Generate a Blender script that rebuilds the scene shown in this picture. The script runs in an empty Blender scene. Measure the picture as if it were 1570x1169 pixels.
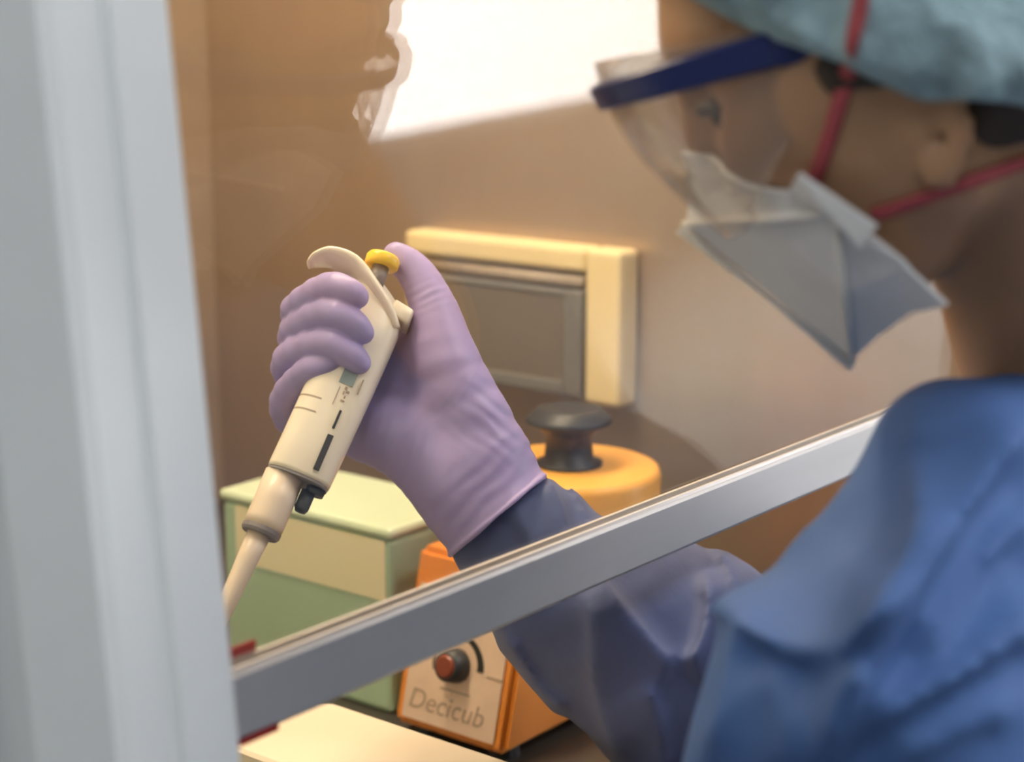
import bpy, bmesh, math, random
import numpy as np
from mathutils import Vector, Matrix

# ------------------------------------------------------------------ camera
SC = bpy.context.scene
COL = SC.collection
FPX, CX, CY = 2700.0, 785.0, 584.5            # focal length and centre for a 1570 x 1169 frame
CAM = np.array([0.0, 0.0, 1.20])
_yaw, _p = math.radians(38.3), math.radians(12.0)
F = np.array([math.cos(_yaw) * math.cos(_p), math.sin(_yaw) * math.cos(_p), -math.sin(_p)])
R = np.array([math.sin(_yaw), -math.cos(_yaw), 0.0])
U = np.cross(R, F)


def at(x, y, t):
    """a point seen at (x, y) at depth t (metres)"""
    return CAM + t * (F + (x - CX) / FPX * R - (y - CY) / FPX * U)


cd = bpy.data.cameras.new('camera')
cam = bpy.data.objects.new('camera', cd)
COL.objects.link(cam)
cam.matrix_world = Matrix(((R[0], U[0], -F[0], CAM[0]), (R[1], U[1], -F[1], CAM[1]), (R[2], U[2], -F[2], CAM[2]), (0, 0, 0, 1)))
cd.sensor_width = 36.0
cd.lens = FPX / 1570 * 36.0
cd.clip_start = 0.05
cd.dof.use_dof = True
cd.dof.focus_distance = 0.89
cd.dof.aperture_fstop = 6.0
SC.camera = cam
SC.view_settings.view_transform = 'Standard'
SC.view_settings.look = 'None'
SC.view_settings.gamma = 1.0
SC.view_settings.use_curve_mapping = False
SC.view_settings.exposure = 0.0

# ------------------------------------------------------------------ world and large lights
W = bpy.data.worlds.new('overcast_sky')
SC.world = W
W.use_nodes = True
bg = W.node_tree.nodes['Background']
bg.inputs['Color'].default_value = (0.98, 0.99, 1.0, 1)
bg.inputs['Strength'].default_value = 12.0


def area_light(name, loc, size, energy, color, rot=(0, 0, 0)):
    l = bpy.data.lights.new(name, 'AREA')
    l.shape = 'RECTANGLE'
    l.size, l.size_y = size
    l.energy = energy
    l.color = color
    o = bpy.data.objects.new(name, l)
    COL.objects.link(o)
    o.location = loc
    o.rotation_euler = rot
    return o


# the room stands at an angle to the cabinet: e1 runs along its window wall, e2 into the room
RA = math.radians(-21)
E1 = np.array([math.cos(RA), math.sin(RA), 0.0])
E2 = np.array([-math.sin(RA), math.cos(RA), 0.0])
ROOM = dict(a0=-2.6, a1=9.6, b0=-1.15, b1=2.3, z1=2.75)
WIN = dict(a0=3.6, a1=9.4, z0=0.755, z1=2.45)


def rm(a, b_, z):
    return tuple(E1 * a + E2 * b_ + np.array([0, 0, z]))


# daylight portal in the window opening (the light faces into the room)
pl = area_light('daylight_portal', rm((WIN['a0'] + WIN['a1']) / 2, ROOM['b0'] - 0.01, (WIN['z0'] + WIN['z1']) / 2),
                (WIN['a1'] - WIN['a0'], WIN['z1'] - WIN['z0']), 1, (1, 1, 1), (math.radians(90), 0, RA + math.pi))
pl.data.cycles.is_portal = True
# added, unseen area lights under the ceiling that brighten post and gown
area_light('fill_light_a', (1.15, -0.85, 2.70), (0.7, 0.5), 22, (0.98, 0.98, 1.0))
area_light('fill_light_c', (-0.95, -0.25, 2.70), (1.2, 0.6), 17, (0.97, 1.0, 0.99))
area_light('fill_light_b', (2.4, -1.1, 2.70), (1.2, 0.6), 8, (0.98, 0.98, 1.0))
# warm lamp under the cabinet's ceiling
area_light('cabinet_light', (0.74, 0.80, 1.20 + 0.385), (0.62, 0.10), 7.5, (1.0, 0.81, 0.56))

# ------------------------------------------------------------------ materials
MATS = {}


def _inp(b, k, v):
    b.inputs[k].default_value = v


def mat(name, color, rough=0.5, metal=0.0, var=0.0, vscale=8.0, bump=0.0, bscale=40.0, stretch=None, spec=0.5, sheen=0.0, sss=0.0, bdist=0.002, detail=4.0):
    m = bpy.data.materials.new(name)
    m.use_nodes = True
    nt = m.node_tree
    b = nt.nodes['Principled BSDF']
    _inp(b, 'Base Color', (*color, 1))
    _inp(b, 'Roughness', rough)
    _inp(b, 'Metallic', metal)
    _inp(b, 'Specular IOR Level', spec)
    if sheen:
        _inp(b, 'Sheen Weight', sheen)
    if sss:
        _inp(b, 'Subsurface Weight', sss)
        _inp(b, 'Subsurface Radius', (0.008, 0.003, 0.0015))
        _inp(b, 'Subsurface Scale', 1.0)
    tc = nt.nodes.new('ShaderNodeTexCoord')
    mp = nt.nodes.new('ShaderNodeMapping')
    nt.links.new(tc.outputs['Object'], mp.inputs['Vector'])
    if stretch:
        mp.inputs['Scale'].default_value = stretch
    if var:
        n = nt.nodes.new('ShaderNodeTexNoise')
        n.inputs['Scale'].default_value = vscale
        n.inputs['Detail'].default_value = detail
        nt.links.new(mp.outputs['Vector'], n.inputs['Vector'])
        r = nt.nodes.new('ShaderNodeValToRGB')
        r.color_ramp.elements[0].position = 0.3
        r.color_ramp.elements[1].position = 0.7
        r.color_ramp.elements[0].color = (*[max(0, c * (1 - var)) for c in color], 1)
        r.color_ramp.elements[1].color = (*[min(1, c * (1 + var)) for c in color], 1)
        nt.links.new(n.outputs['Fac'], r.inputs['Fac'])
        nt.links.new(r.outputs['Color'], b.inputs['Base Color'])
    if bump:
        n2 = nt.nodes.new('ShaderNodeTexNoise')
        n2.inputs['Scale'].default_value = bscale
        n2.inputs['Detail'].default_value = detail
        nt.links.new(mp.outputs['Vector'], n2.inputs['Vector'])
        bp = nt.nodes.new('ShaderNodeBump')
        bp.inputs['Strength'].default_value = bump
        bp.inputs['Distance'].default_value = bdist
        nt.links.new(n2.outputs['Fac'], bp.inputs['Height'])
        nt.links.new(bp.outputs['Normal'], b.inputs['Normal'])
    MATS[name] = m
    return m


def glass(name, tint=(1, 1, 1), f0=0.04, rough=0.0, absorb=1.0, extra=None):
    """thin clear pane: straight transmission plus a Schlick mirror reflection"""
    m = bpy.data.materials.new(name)
    m.use_nodes = True
    nt = m.node_tree
    for n in list(nt.nodes):
        nt.nodes.remove(n)
    out = nt.nodes.new('ShaderNodeOutputMaterial')
    tr = nt.nodes.new('ShaderNodeBsdfTransparent')
    tr.inputs['Color'].default_value = (*[c * absorb for c in tint], 1)
    gl = nt.nodes.new('ShaderNodeBsdfGlossy')
    gl.inputs['Roughness'].default_value = rough
    geo = nt.nodes.new('ShaderNodeNewGeometry')
    dot = nt.nodes.new('ShaderNodeVectorMath')
    dot.operation = 'DOT_PRODUCT'
    nt.links.new(geo.outputs['Incoming'], dot.inputs[0])
    nt.links.new(geo.outputs['Normal'], dot.inputs[1])

    def mth(op, a, b=None):
        n = nt.nodes.new('ShaderNodeMath')
        n.operation = op
        for i, v in enumerate((a, b)):
            if v is None:
                continue
            if isinstance(v, (int, float)):
                n.inputs[i].default_value = v
            else:
                nt.links.new(v, n.inputs[i])
        return n.outputs[0]
    c = mth('ABSOLUTE', dot.outputs['Value'])
    k = mth('POWER', mth('SUBTRACT', 1.0, c), 5.0)
    fr = mth('MINIMUM', mth('ADD', mth('MULTIPLY', k, 1 - f0), f0), 1.0)
    mx = nt.nodes.new('ShaderNodeMixShader')
    nt.links.new(fr, mx.inputs['Fac'])
    nt.links.new(tr.outputs[0], mx.inputs[1])
    nt.links.new(gl.outputs[0], mx.inputs[2])
    last = mx.outputs[0]
    if extra:                                   # a little milky body (diffuse share mixed over the clear pane)
        df = nt.nodes.new('ShaderNodeBsdfDiffuse')
        df.inputs['Color'].default_value = (*extra[0], 1)
        m2 = nt.nodes.new('ShaderNodeMixShader')
        m2.inputs['Fac'].default_value = extra[1]
        nt.links.new(last, m2.inputs[1])
        nt.links.new(df.outputs[0], m2.inputs[2])
        last = m2.outputs[0]
    nt.links.new(last, out.inputs['Surface'])
    MATS[name] = m
    return m


def emit(name, color, strength):
    m = bpy.data.materials.new(name)
    m.use_nodes = True
    b = m.node_tree.nodes['Principled BSDF']
    _inp(b, 'Base Color', (*color, 1))
    _inp(b, 'Emission Color', (*color, 1))
    _inp(b, 'Emission Strength', strength)
    MATS[name] = m
    return m


mat('room_paint', (0.42, 0.43, 0.43), 0.8, var=0.04, vscale=3)
mat('room_floor', (0.34, 0.35, 0.36), 0.5, var=0.1, vscale=5)
mat('white_paint', (0.72, 0.73, 0.74), 0.5)
mat('post_enamel', (0.84, 0.86, 0.87), 0.38, var=0.04, vscale=6)
mat('green_enamel', (0.70, 0.78, 0.73), 0.5, var=0.06, vscale=5)
mat('wall_steel', (0.46, 0.36, 0.285), 0.33, metal=0.65, var=0.14, vscale=6, bump=0.12, bscale=30, stretch=(1, 1, 0.35))
mat('back_steel', (0.46, 0.36, 0.29), 0.45, metal=0.35, var=0.12, vscale=5)
mat('bench_steel', (0.10, 0.09, 0.08), 0.4, metal=0.4)
mat('aluminium', (0.66, 0.63, 0.62), 0.45, metal=0.4, var=0.05, vscale=30, bump=0.05, bscale=300, stretch=(0.05, 1, 1))
mat('aluminium_dark', (0.14, 0.14, 0.15), 0.5, metal=0.5)
mat('aluminium_light', (0.80, 0.80, 0.80), 0.3, metal=0.6)
mat('red_rubber', (0.45, 0.03, 0.02), 0.5)
mat('cream_plastic', (0.82, 0.70, 0.54), 0.45, var=0.03)
mat('socket_cream', (0.90, 0.74, 0.42), 0.45)
mat('socket_grey', (0.22, 0.21, 0.20), 0.4)
mat('socket_plate', (0.40, 0.33, 0.26), 0.5, var=0.12, vscale=22)
mat('orange_enamel', (0.75, 0.25, 0.035), 0.35, var=0.08, vscale=14)
mat('orange_top', (0.95, 0.47, 0.09), 0.35, var=0.05, vscale=14)
mat('mixer_plate', (0.72, 0.52, 0.38), 0.5, var=0.10, vscale=30)
mat('black_rubber', (0.035, 0.037, 0.04), 0.45)
mat('black_print', (0.02, 0.018, 0.016), 0.6)
mat('knob_red', (0.22, 0.045, 0.02), 0.35)
mat('grey_print', (0.40, 0.29, 0.21), 0.6)
mat('green_plastic', (0.46, 0.62, 0.43), 0.4, var=0.05)
mat('green_lid', (0.62, 0.72, 0.52), 0.35, var=0.05)
mat('green_label', (0.92, 0.84, 0.56), 0.6)
mat('pipette_white', (0.85, 0.76, 0.62), 0.28, sss=0.0)
mat('pipette_tan', (0.80, 0.66, 0.52), 0.35)
mat('pipette_grey', (0.25, 0.22, 0.22), 0.4)
mat('pipette_screen', (0.24, 0.29, 0.28), 0.25)
mat('pipette_line', (0.42, 0.33, 0.25), 0.5)
mat('yellow_plastic', (0.88, 0.56, 0.05), 0.35)
mat('glove', (0.35, 0.285, 0.54), 0.42, var=0.06, vscale=40, bump=0.25, bscale=90, bdist=0.0012, spec=0.4)
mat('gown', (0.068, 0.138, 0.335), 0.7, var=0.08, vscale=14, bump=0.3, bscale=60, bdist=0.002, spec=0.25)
mat('gown_shaded', (0.075, 0.095, 0.21), 0.7, var=0.10, vscale=16, bump=0.3, bscale=70, bdist=0.002, sheen=0.1)  # gown blue darkened, as the sleeve lies in shadow
mat('skin', (0.42, 0.235, 0.13), 0.48, var=0.10, vscale=22, bump=0.12, bscale=160, bdist=0.0006, sss=0.12)
mat('hair', (0.040, 0.026, 0.018), 0.5, bump=0.5, bscale=120, stretch=(1, 1, 0.2))
mat('cap_fabric', (0.30, 0.43, 0.48), 0.8, var=0.30, vscale=42, bump=1.0, bscale=75, bdist=0.006)
mat('mask_fabric', (0.76, 0.75, 0.76), 0.8, var=0.05, vscale=30, bump=0.25, bscale=90, bdist=0.001)
mat('mask_inner', (0.72, 0.70, 0.68), 0.8)
mat('strap_red', (0.40, 0.065, 0.075), 0.6)
mat('goggle_blue', (0.012, 0.022, 0.11), 0.35)
mat('eye_white', (0.75, 0.72, 0.68), 0.2)
mat('eye_dark', (0.02, 0.012, 0.008), 0.15)
glass('sash_glass', (0.985, 0.975, 0.955), 0.064)
glass('lens_clear', (0.93, 0.91, 0.89), 0.07, 0.06, extra=((0.75, 0.68, 0.62), 0.07))
glass('lid_clear', (0.62, 0.58, 0.54), 0.06, 0.15, extra=((0.46, 0.40, 0.34), 0.40))
glass('window_glass', (1, 1, 1), 0.04)
emit('lamp_tube', (1.0, 0.8, 0.5), 6.0)
emit('panel_glow', (0.95, 0.98, 1.0), 6.0)


# ------------------------------------------------------------------ object helpers
def obj(name, bm, material, parent=None, smooth=False, origin=None):
    me = bpy.data.meshes.new(name)
    if origin is not None:
        bmesh.ops.translate(bm, verts=bm.verts, vec=-Vector(origin))
    bmesh.ops.recalc_face_normals(bm, faces=bm.faces)
    bm.to_mesh(me)
    bm.free()
    o = bpy.data.objects.new(name, me)
    if origin is not None:
        o.location = Vector(origin)
    COL.objects.link(o)
    me.materials.append(MATS[material] if isinstance(material, str) else material)
    if smooth:
        for p in me.polygons:
            p.use_smooth = True
    if parent is not None:
        o.parent = parent
        if origin is not None:
            o.location = Vector(origin) - world_loc(parent)
        else:
            o.location = -world_loc(parent)
    return o


def world_loc(o):
    v = Vector(o.location)
    while o.parent is not None:
        o = o.parent
        v = v + Vector(o.location)
    return v


def thing(name, label, cat, loc, group=None):
    o = bpy.data.objects.new(name, None)
    o.empty_display_size = 0.05
    COL.objects.link(o)
    o.location = Vector([float(v) for v in loc])
    o['label'] = label
    o['category'] = cat
    if group:
        o['group'] = group
    return o


def struct(o):
    o['kind'] = 'structure'
    return o


def box(bm, lo, hi, bevel=0.0, seg=2):
    r = bmesh.ops.create_cube(bm, size=1.0)
    vs = r['verts']
    lo, hi = Vector(lo), Vector(hi)
    c, s = (lo + hi) / 2, hi - lo
    for v in vs:
        v.co = Vector((v.co.x * s.x + c.x, v.co.y * s.y + c.y, v.co.z * s.z + c.z))
    if bevel:
        es = list({e for v in vs for e in v.link_edges})
        bmesh.ops.bevel(bm, geom=es, offset=bevel, segments=seg, affect='EDGES', profile=0.5)
    return vs


def loft(bm, rings, cap=True, closed=True):
    """rings: lists of points, equal length"""
    vr = [[bm.verts.new(Vector([float(c) for c in p])) for p in ring] for ring in rings]
    n = len(vr[0])
    m = n if closed else n - 1
    for a, b in zip(vr[:-1], vr[1:]):
        for i in range(m):
            j = (i + 1) % n
            bm.faces.new((a[i], a[j], b[j], b[i]))
    if cap and closed:
        bm.faces.new(list(reversed(vr[0])))
        bm.faces.new(vr[-1])
    return vr


def prism(bm, poly, lo, hi, axis=2):
    """poly: 2-D points, extruded along an axis; lo / hi scalars"""
    def mk(p, h):
        q = list(p)
        q.insert(axis, h)
        return q
    loft(bm, [[mk(p, lo) for p in poly], [mk(p, hi) for p in poly]])


def lathe(bm, prof, c, ax, e1, e2, n=32, cap=True):
    """prof: (distance along ax, radius)"""
    rings = []
    for s, r in prof:
        rings.append([c + ax * s + r * (math.cos(2 * math.pi * k / n) * e1 + math.sin(2 * math.pi * k / n) * e2) for k in range(n)])
    return loft(bm, rings, cap)


def tube(bm, pts, r, n=10, flat=1.0, normals=None):
    pts = [np.array(p, float) for p in pts]
    rr = r if isinstance(r, (list, tuple)) else [r] * len(pts)
    rings = []
    prev = None
    for i, p in enumerate(pts):
        d = pts[min(i + 1, len(pts) - 1)] - pts[max(i - 1, 0)]
        d /= np.linalg.norm(d)
        if normals is not None:
            nn = np.array(normals[i], float)
        elif prev is None:
            nn = np.array([0, 0, 1.0]) if abs(d[2]) < 0.9 else np.array([1.0, 0, 0])
        else:
            nn = prev
        nn = nn - d * (nn @ d)
        nn /= np.linalg.norm(nn)
        prev = nn
        bb = np.cross(d, nn)
        rings.append([p + rr[i] * (math.cos(2 * math.pi * k / n) * bb + flat * math.sin(2 * math.pi * k / n) * nn) for k in range(n)])
    loft(bm, rings)


def spline(pts, n=6):
    """Catmull-Rom through points"""
    P = [np.array(p, float) for p in pts]
    P = [2 * P[0] - P[1]] + P + [2 * P[-1] - P[-2]]
    out = []
    for i in range(1, len(P) - 2):
        for k in range(n):
            t = k / n
            a, b, c, d = P[i - 1], P[i], P[i + 1], P[i + 2]
            out.append(0.5 * (2 * b + (c - a) * t + (2 * a - 5 * b + 4 * c - d) * t * t + (3 * b - a - 3 * c + d) * t ** 3))
    out.append(P[-2])
    return out


# ------------------------------------------------------------------ implicit surfaces
def smin(a, b, k):
    h = np.maximum(k - np.abs(a - b), 0.0) / k
    return np.minimum(a, b) - h * h * k * 0.25


def smax(a, b, k):
    return -smin(-a, -b, k)


def cone(P, a, b, ra, rb):
    a, b = np.asarray(a, np.float32), np.asarray(b, np.float32)
    d = b - a
    t = np.clip((P - a) @ d / max(float(d @ d), 1e-12), 0, 1)
    q = P - a - t[:, None] * d
    return np.sqrt((q * q).sum(1)) - (ra + t * (rb - ra))


def chain(P, pts, k):
    v = None
    for (a, b) in zip(pts[:-1], pts[1:]):
        c = cone(P, a[:3], b[:3], a[3], b[3])
        v = c if v is None else smin(v, c, k)
    return v


def ellip(P, c, r, ax=None):
    q = P - np.asarray(c, np.float32)
    if ax is not None:
        q = q @ np.asarray(ax, np.float32).T
    r = np.asarray(r, np.float32)
    k0 = np.sqrt(((q / r) ** 2).sum(1))
    k1 = np.sqrt(((q / (r * r)) ** 2).sum(1)) + 1e-9
    return k0 * (k0 - 1.0) / k1


_rng = np.random.RandomState(7)
_NW = [(_rng.normal(size=3), _rng.rand(3) * 6.28) for _ in range(10)]


def wob(P, freq):
    """cheap smooth noise in -1..1: sums of warped sines"""
    v = 0
    for i, (w, ph) in enumerate(_NW[:6]):
        w = w / np.linalg.norm(w)
        w2, ph2 = _NW[(i + 3) % 10]
        w2 = w2 / np.linalg.norm(w2)
        v = v + np.sin(P @ (w * freq * (1 + 0.25 * i)).astype(np.float32) + ph[0] + 1.3 * np.sin(P @ (w2 * freq * 0.7).astype(np.float32) + ph2[1]))
    return v / 4.0


def nets(fn, lo, hi, h, B=8, lip=1.3):
    """surface nets of fn < 0 on a sparse block grid"""
    lo, hi = np.asarray(lo, float), np.asarray(hi, float)
    nb = np.ceil((hi - lo) / (h * B)).astype(int)
    N = nb * B + 1
    cb = np.stack(np.meshgrid(*[np.arange(n) for n in nb], indexing='ij'), -1).reshape(-1, 3)
    cen = (lo + (cb + 0.5) * B * h).astype(np.float32)
    dv = fn(cen)
    half = 0.5 * B * h * math.sqrt(3)
    V = np.empty(N, np.float32)
    big = np.repeat(np.repeat(np.repeat(dv.reshape(nb), B, 0), B, 1), B, 2)
    V[:-1, :-1, :-1] = big
    V[-1], V[:, -1], V[:, :, -1] = 1, 1, 1
    near = np.abs(dv) < half * lip + h
    sel = cb[near]
    loc = np.stack(np.meshgrid(*[np.arange(B + 1)] * 3, indexing='ij'), -1).reshape(-1, 3)
    for i in range(0, len(sel), 400):
        idx = (sel[i:i + 400, None, :] * B + loc[None]).reshape(-1, 3)
        V[idx[:, 0], idx[:, 1], idx[:, 2]] = fn((lo + idx * h).astype(np.float32))
    s = V < 0
    c = [s[a:N[0] - 1 + a, b:N[1] - 1 + b, d:N[2] - 1 + d] for a in (0, 1) for b in (0, 1) for d in (0, 1)]
    anyv = c[0].copy()
    allv = c[0].copy()
    for q in c[1:]:
        anyv |= q
        allv &= q
    mixed = anyv & ~allv
    ijk = np.argwhere(mixed)
    vid = -np.ones(mixed.shape, np.int64)
    vid[mixed] = np.arange(len(ijk))
    acc = np.zeros((len(ijk), 3))
    cnt = np.zeros(len(ijk))
    corners = [np.array((a, b, d)) for a in (0, 1) for b in (0, 1) for d in (0, 1)]
    for p in corners:
        for ax in range(3):
            if p[ax]:
                continue
            q = p.copy()
            q[ax] = 1
            ia, ib = ijk + p, ijk + q
            va, vb = V[ia[:, 0], ia[:, 1], ia[:, 2]], V[ib[:, 0], ib[:, 1], ib[:, 2]]
            m = (va < 0) != (vb < 0)
            t = np.where(m, va / np.where(m, va - vb, 1), 0)
            pt = np.repeat(p[None].astype(float), len(ijk), 0)
            pt[:, ax] = t
            acc[m] += pt[m]
            cnt[m] += 1
    verts = lo + (ijk + acc / cnt[:, None]) * h
    faces = []
    for ax in range(3):
        u, v = (ax + 1) % 3, (ax + 2) % 3
        sh = [slice(1, -1)] * 3
        a = [slice(1, N[i] - 1) for i in range(3)]
        b = list(a)
        a[ax] = slice(0, N[ax] - 1)
        b[ax] = slice(1, N[ax])
        sa, sb = s[tuple(a)], s[tuple(b)]
        for flip in (0, 1):
            e = np.argwhere((sa & ~sb) if not flip else (~sa & sb))
            if not len(e):
                continue
            off = np.ones(3, int)
            off[ax] = 0
            e = e + off
            du, dw = np.zeros(3, int), np.zeros(3, int)
            du[u], dw[v] = 1, 1
            qs = [e - du - dw, e - dw, e, e - du]
            f = np.stack([vid[q[:, 0], q[:, 1], q[:, 2]] for q in qs], 1)
            faces.append(f if not flip else f[:, ::-1])
    faces = np.concatenate(faces)
    faces = faces[(faces >= 0).all(1)]
    return verts, faces


def relax(verts, faces, n=2, lam=0.5):
    """a little Laplacian smoothing"""
    e = np.concatenate([faces[:, [0, 1]], faces[:, [1, 2]], faces[:, [2, 3]], faces[:, [3, 0]]])
    for _ in range(n):
        acc = np.zeros_like(verts)
        cnt = np.zeros(len(verts))
        for k in (0, 1):
            np.add.at(acc, e[:, k], verts[e[:, 1 - k]])
            np.add.at(cnt, e[:, k], 1)
        verts = verts + lam * (acc / np.maximum(cnt, 1)[:, None] - verts)
    return verts


def mesh_obj(name, verts, faces, material, parent, smooth=True):
    me = bpy.data.meshes.new(name)
    base = np.array(world_loc(parent)) if parent is not None else np.zeros(3)
    v = verts - base
    me.vertices.add(len(v))
    me.vertices.foreach_set('co', v.astype(np.float32).ravel())
    me.loops.add(len(faces) * 4)
    me.loops.foreach_set('vertex_index', faces.astype(np.int32).ravel())
    me.polygons.add(len(faces))
    me.polygons.foreach_set('loop_start', np.arange(0, len(faces) * 4, 4, dtype=np.int32))
    me.polygons.foreach_set('use_smooth', np.ones(len(faces), bool))
    me.update(calc_edges=True)
    me.validate()
    me.materials.append(MATS[material])
    o = bpy.data.objects.new(name, me)
    COL.objects.link(o)
    if parent is not None:
        o.parent = parent
    return o


def march(fn, x, y, t0=0.35, t1=1.5):
    """first surface point of fn on the line of sight through (x, y); None if missed"""
    d = at(x, y, 1.0) - CAM
    ln = np.linalg.norm(d)
    t = t0
    for _ in range(200):
        v = float(fn((CAM + t * d)[None].astype(np.float32))[0])
        if v < 0.0003:
            return CAM + t * d
        t += 0.7 * v / ln
        if t > t1:
            return None
    return CAM + t * d


# ================================================================== ROOM (setting)
r_ = ROOM
w_ = WIN


def rbox(b, lo, hi, bevel=0.0):
    vs = box(b, lo, hi, bevel)
    if bevel:
        return
    for v in vs:
        v.co = Vector(rm(*v.co))


def slab(name, lo, hi, m):
    b = bmesh.new()
    rbox(b, lo, hi)
    return struct(obj(name, b, m))


A0, A1, B0, B1, Z1 = r_['a0'], r_['a1'], r_['b0'], r_['b1'], r_['z1']
slab('floor', (A0, B0, -0.05), (A1, B1, 0), 'room_floor')
slab('ceiling', (A0, B0, Z1), (A1, B1, Z1 + 0.05), 'white_paint')
slab('wall_left', (A0 - 0.1, B0, 0), (A0, B1, Z1), 'room_paint')
slab('wall_back', (A0, B1, 0), (A1, B1 + 0.1, Z1), 'room_paint')
slab('wall_right', (A1, B0, 0), (A1 + 0.1, B1, Z1), 'room_paint')
b = bmesh.new()
rbox(b, (A0, B0 - 0.15, 0), (A1, B0, w_['z0']))
rbox(b, (A0, B0 - 0.15, w_['z1']), (A1, B0, Z1))
rbox(b, (A0, B0 - 0.15, w_['z0']), (w_['a0'], B0, w_['z1']))
rbox(b, (w_['a1'], B0 - 0.15, w_['z0']), (A1, B0, w_['z1']))
struct(obj('wall_front', b, 'room_paint'))
b = bmesh.new()
for lo, hi in (((w_['a0'], w_['z0']), (w_['a1'], w_['z0'] + 0.04)), ((w_['a0'], w_['z1'] - 0.04), (w_['a1'], w_['z1'])),
               ((w_['a0'], w_['z0'] + 0.04), (w_['a0'] + 0.04, w_['z1'] - 0.04)), ((w_['a1'] - 0.04, w_['z0'] + 0.04), (w_['a1'], w_['z1'] - 0.04))):
    rbox(b, (lo[0], B0 - 0.10, lo[1]), (hi[0], B0 - 0.05, hi[1]))
win = struct(obj('window_1', b, 'white_paint'))
b = bmesh.new()
rbox(b, (w_['a0'] + 0.03, B0 - 0.078, w_['z0'] + 0.03), (w_['a1'] - 0.03, B0 - 0.072, w_['z1'] - 0.03))
obj('pane', b, 'window_glass', win)

# ================================================================== SAFETY CABINET
ZC = 1.20                                            # camera height; cabinet sizes below are relative to it
LEAN = math.tan(math.radians(5))
YR, ZR = 0.452, -0.2373                               # the sash rail's upper front edge


def yf(z):
    """plane of the upright sash; z relative to the camera height"""
    return YR


cab = thing('safety_cabinet', 'steel safety cabinet with a grey corner post, glass sash and aluminium sash rail', 'cabinet', (0.72, 0.8, 0))
XL, XW, YB, ZT, ZB = 0.345, 1.10, 1.22, 0.42, -0.457


def sl(x, dy, z):
    """front of the cabinet's shell, which leans back by 5 degrees"""
    return (x, YR + (z - ZR) * LEAN + dy, z + ZC)


def sa(x, dy, z):
    return (x, YR + dy, z + ZC)


# front corner post: slanted, faceted profile (x, offset from the front plane)
prof = [(0.383, 0.02), (0.383, -0.030), (0.380, -0.033), (0.3575, -0.033), (0.3560, -0.0295), (0.3505, -0.0295), (0.3490, -0.033),
        (0.336, -0.033), (0.331, -0.031), (0.316, -0.010), (0.314, 0.0), (0.314, 0.02)]
b = bmesh.new()
loft(b, [[sl(x, dy, z) for x, dy in prof] for z in (-0.62, -0.4, -0.2, 0, 0.2, ZT + 0.12)])
obj('corner_post', b, 'post_enamel', cab)
b = bmesh.new()
loft(b, [[sl(0.318, 0.0205, z), (0.318, YB, z + ZC), (0.345, YB, z + ZC), sl(0.345, 0.0205, z)] for z in (-0.62, ZT + 0.12)])
obj('outer_wall', b, 'green_enamel', cab)
# interior
b = bmesh.new(); loft(b, [[sl(XW, -0.03, z), (XW, YB, z + ZC), (XW + 0.04, YB, z + ZC), sl(XW + 0.04, -0.03, z)] for z in (-0.62, ZT + 0.12)])
obj('side_wall', b, 'wall_steel', cab)
b = bmesh.new(); box(b, (XL, YB, ZC - 0.62), (XW + 0.04, YB + 0.03, ZC + ZT + 0.12)); obj('back_wall', b, 'back_steel', cab)
b = bmesh.new(); box(b, (XL, 0.36, ZC + ZB - 0.03), (XW, YB, ZC + ZB), 0.004); obj('work_surface', b, 'bench_steel', cab)
b = bmesh.new(); box(b, (XL, 0.50, ZC + ZT), (XW, YB, ZC + ZT + 0.03)); obj('inner_ceiling', b, 'back_steel', cab)
b = bmesh.new(); loft(b, [[sl(XL - 0.03, -0.03, z), sl(XL - 0.03, 0.02, z), sl(XW + 0.04, 0.02, z), sl(XW + 0.04, -0.03, z)] for z in (ZT - 0.02, ZT + 0.12)])
obj('head_panel', b, 'post_enamel', cab)
b = bmesh.new(); box(b, (XL - 0.03, 0.45, 0.0), (XW + 0.04, YB + 0.03, ZC - 0.621)); obj('base_cabinet', b, 'green_enamel', cab)
b = bmesh.new()
tube(b, [(0.42, 0.80, ZC + ZT - 0.017), (1.05, 0.80, ZC + ZT - 0.017)], 0.012, 14)
obj('lamp_tube', b, 'lamp_tube', cab, True)
# sash: pane and aluminium rail
b = bmesh.new()
loft(b, [[sa(0.372, 0.0045, z), sa(0.372, 0.0085, z), sa(XW - 0.002, 0.0085, z), sa(XW - 0.002, 0.0045, z)] for z in (ZR - 0.012, ZT - 0.005)])
obj('sash_pane', b, 'sash_glass', cab)
RH = 0.0265
b = bmesh.new()
rp = [(0.0, -0.0012), (0.0, -RH + 0.002), (0.0015, -RH), (0.0105, -RH), (0.0105, 0.0015), (0.0087, 0.0015), (0.0087, -0.012), (0.0042, -0.012), (0.0042, 0.0012), (0.0026, 0.0012),
      (0.0022, -0.0004), (0.0014, -0.0004), (0.0010, 0.0)]
loft(b, [[(x, yf(ZR + dz) + dy, ZC + ZR + dz) for dy, dz in rp] for x in (0.373, XW - 0.004)])
rail = obj('sash_rail', b, 'aluminium', cab)
b = bmesh.new()
ec = [(-0.0004, -RH + 0.0014), (-0.0004, -RH - 0.0014), (0.0116, -RH - 0.0014), (0.0116, 0.0055), (0.0107, 0.0055), (0.0107, -RH - 0.0002), (-0.0001, -RH - 0.0002), (-0.0001, -RH + 0.0014)]
loft(b, [[(x, yf(ZR + dz) + dy, ZC + ZR + dz) for dy, dz in ec] for x in (0.374, 0.431)])
obj('seal_strip', b, 'red_rubber', rail)

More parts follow.
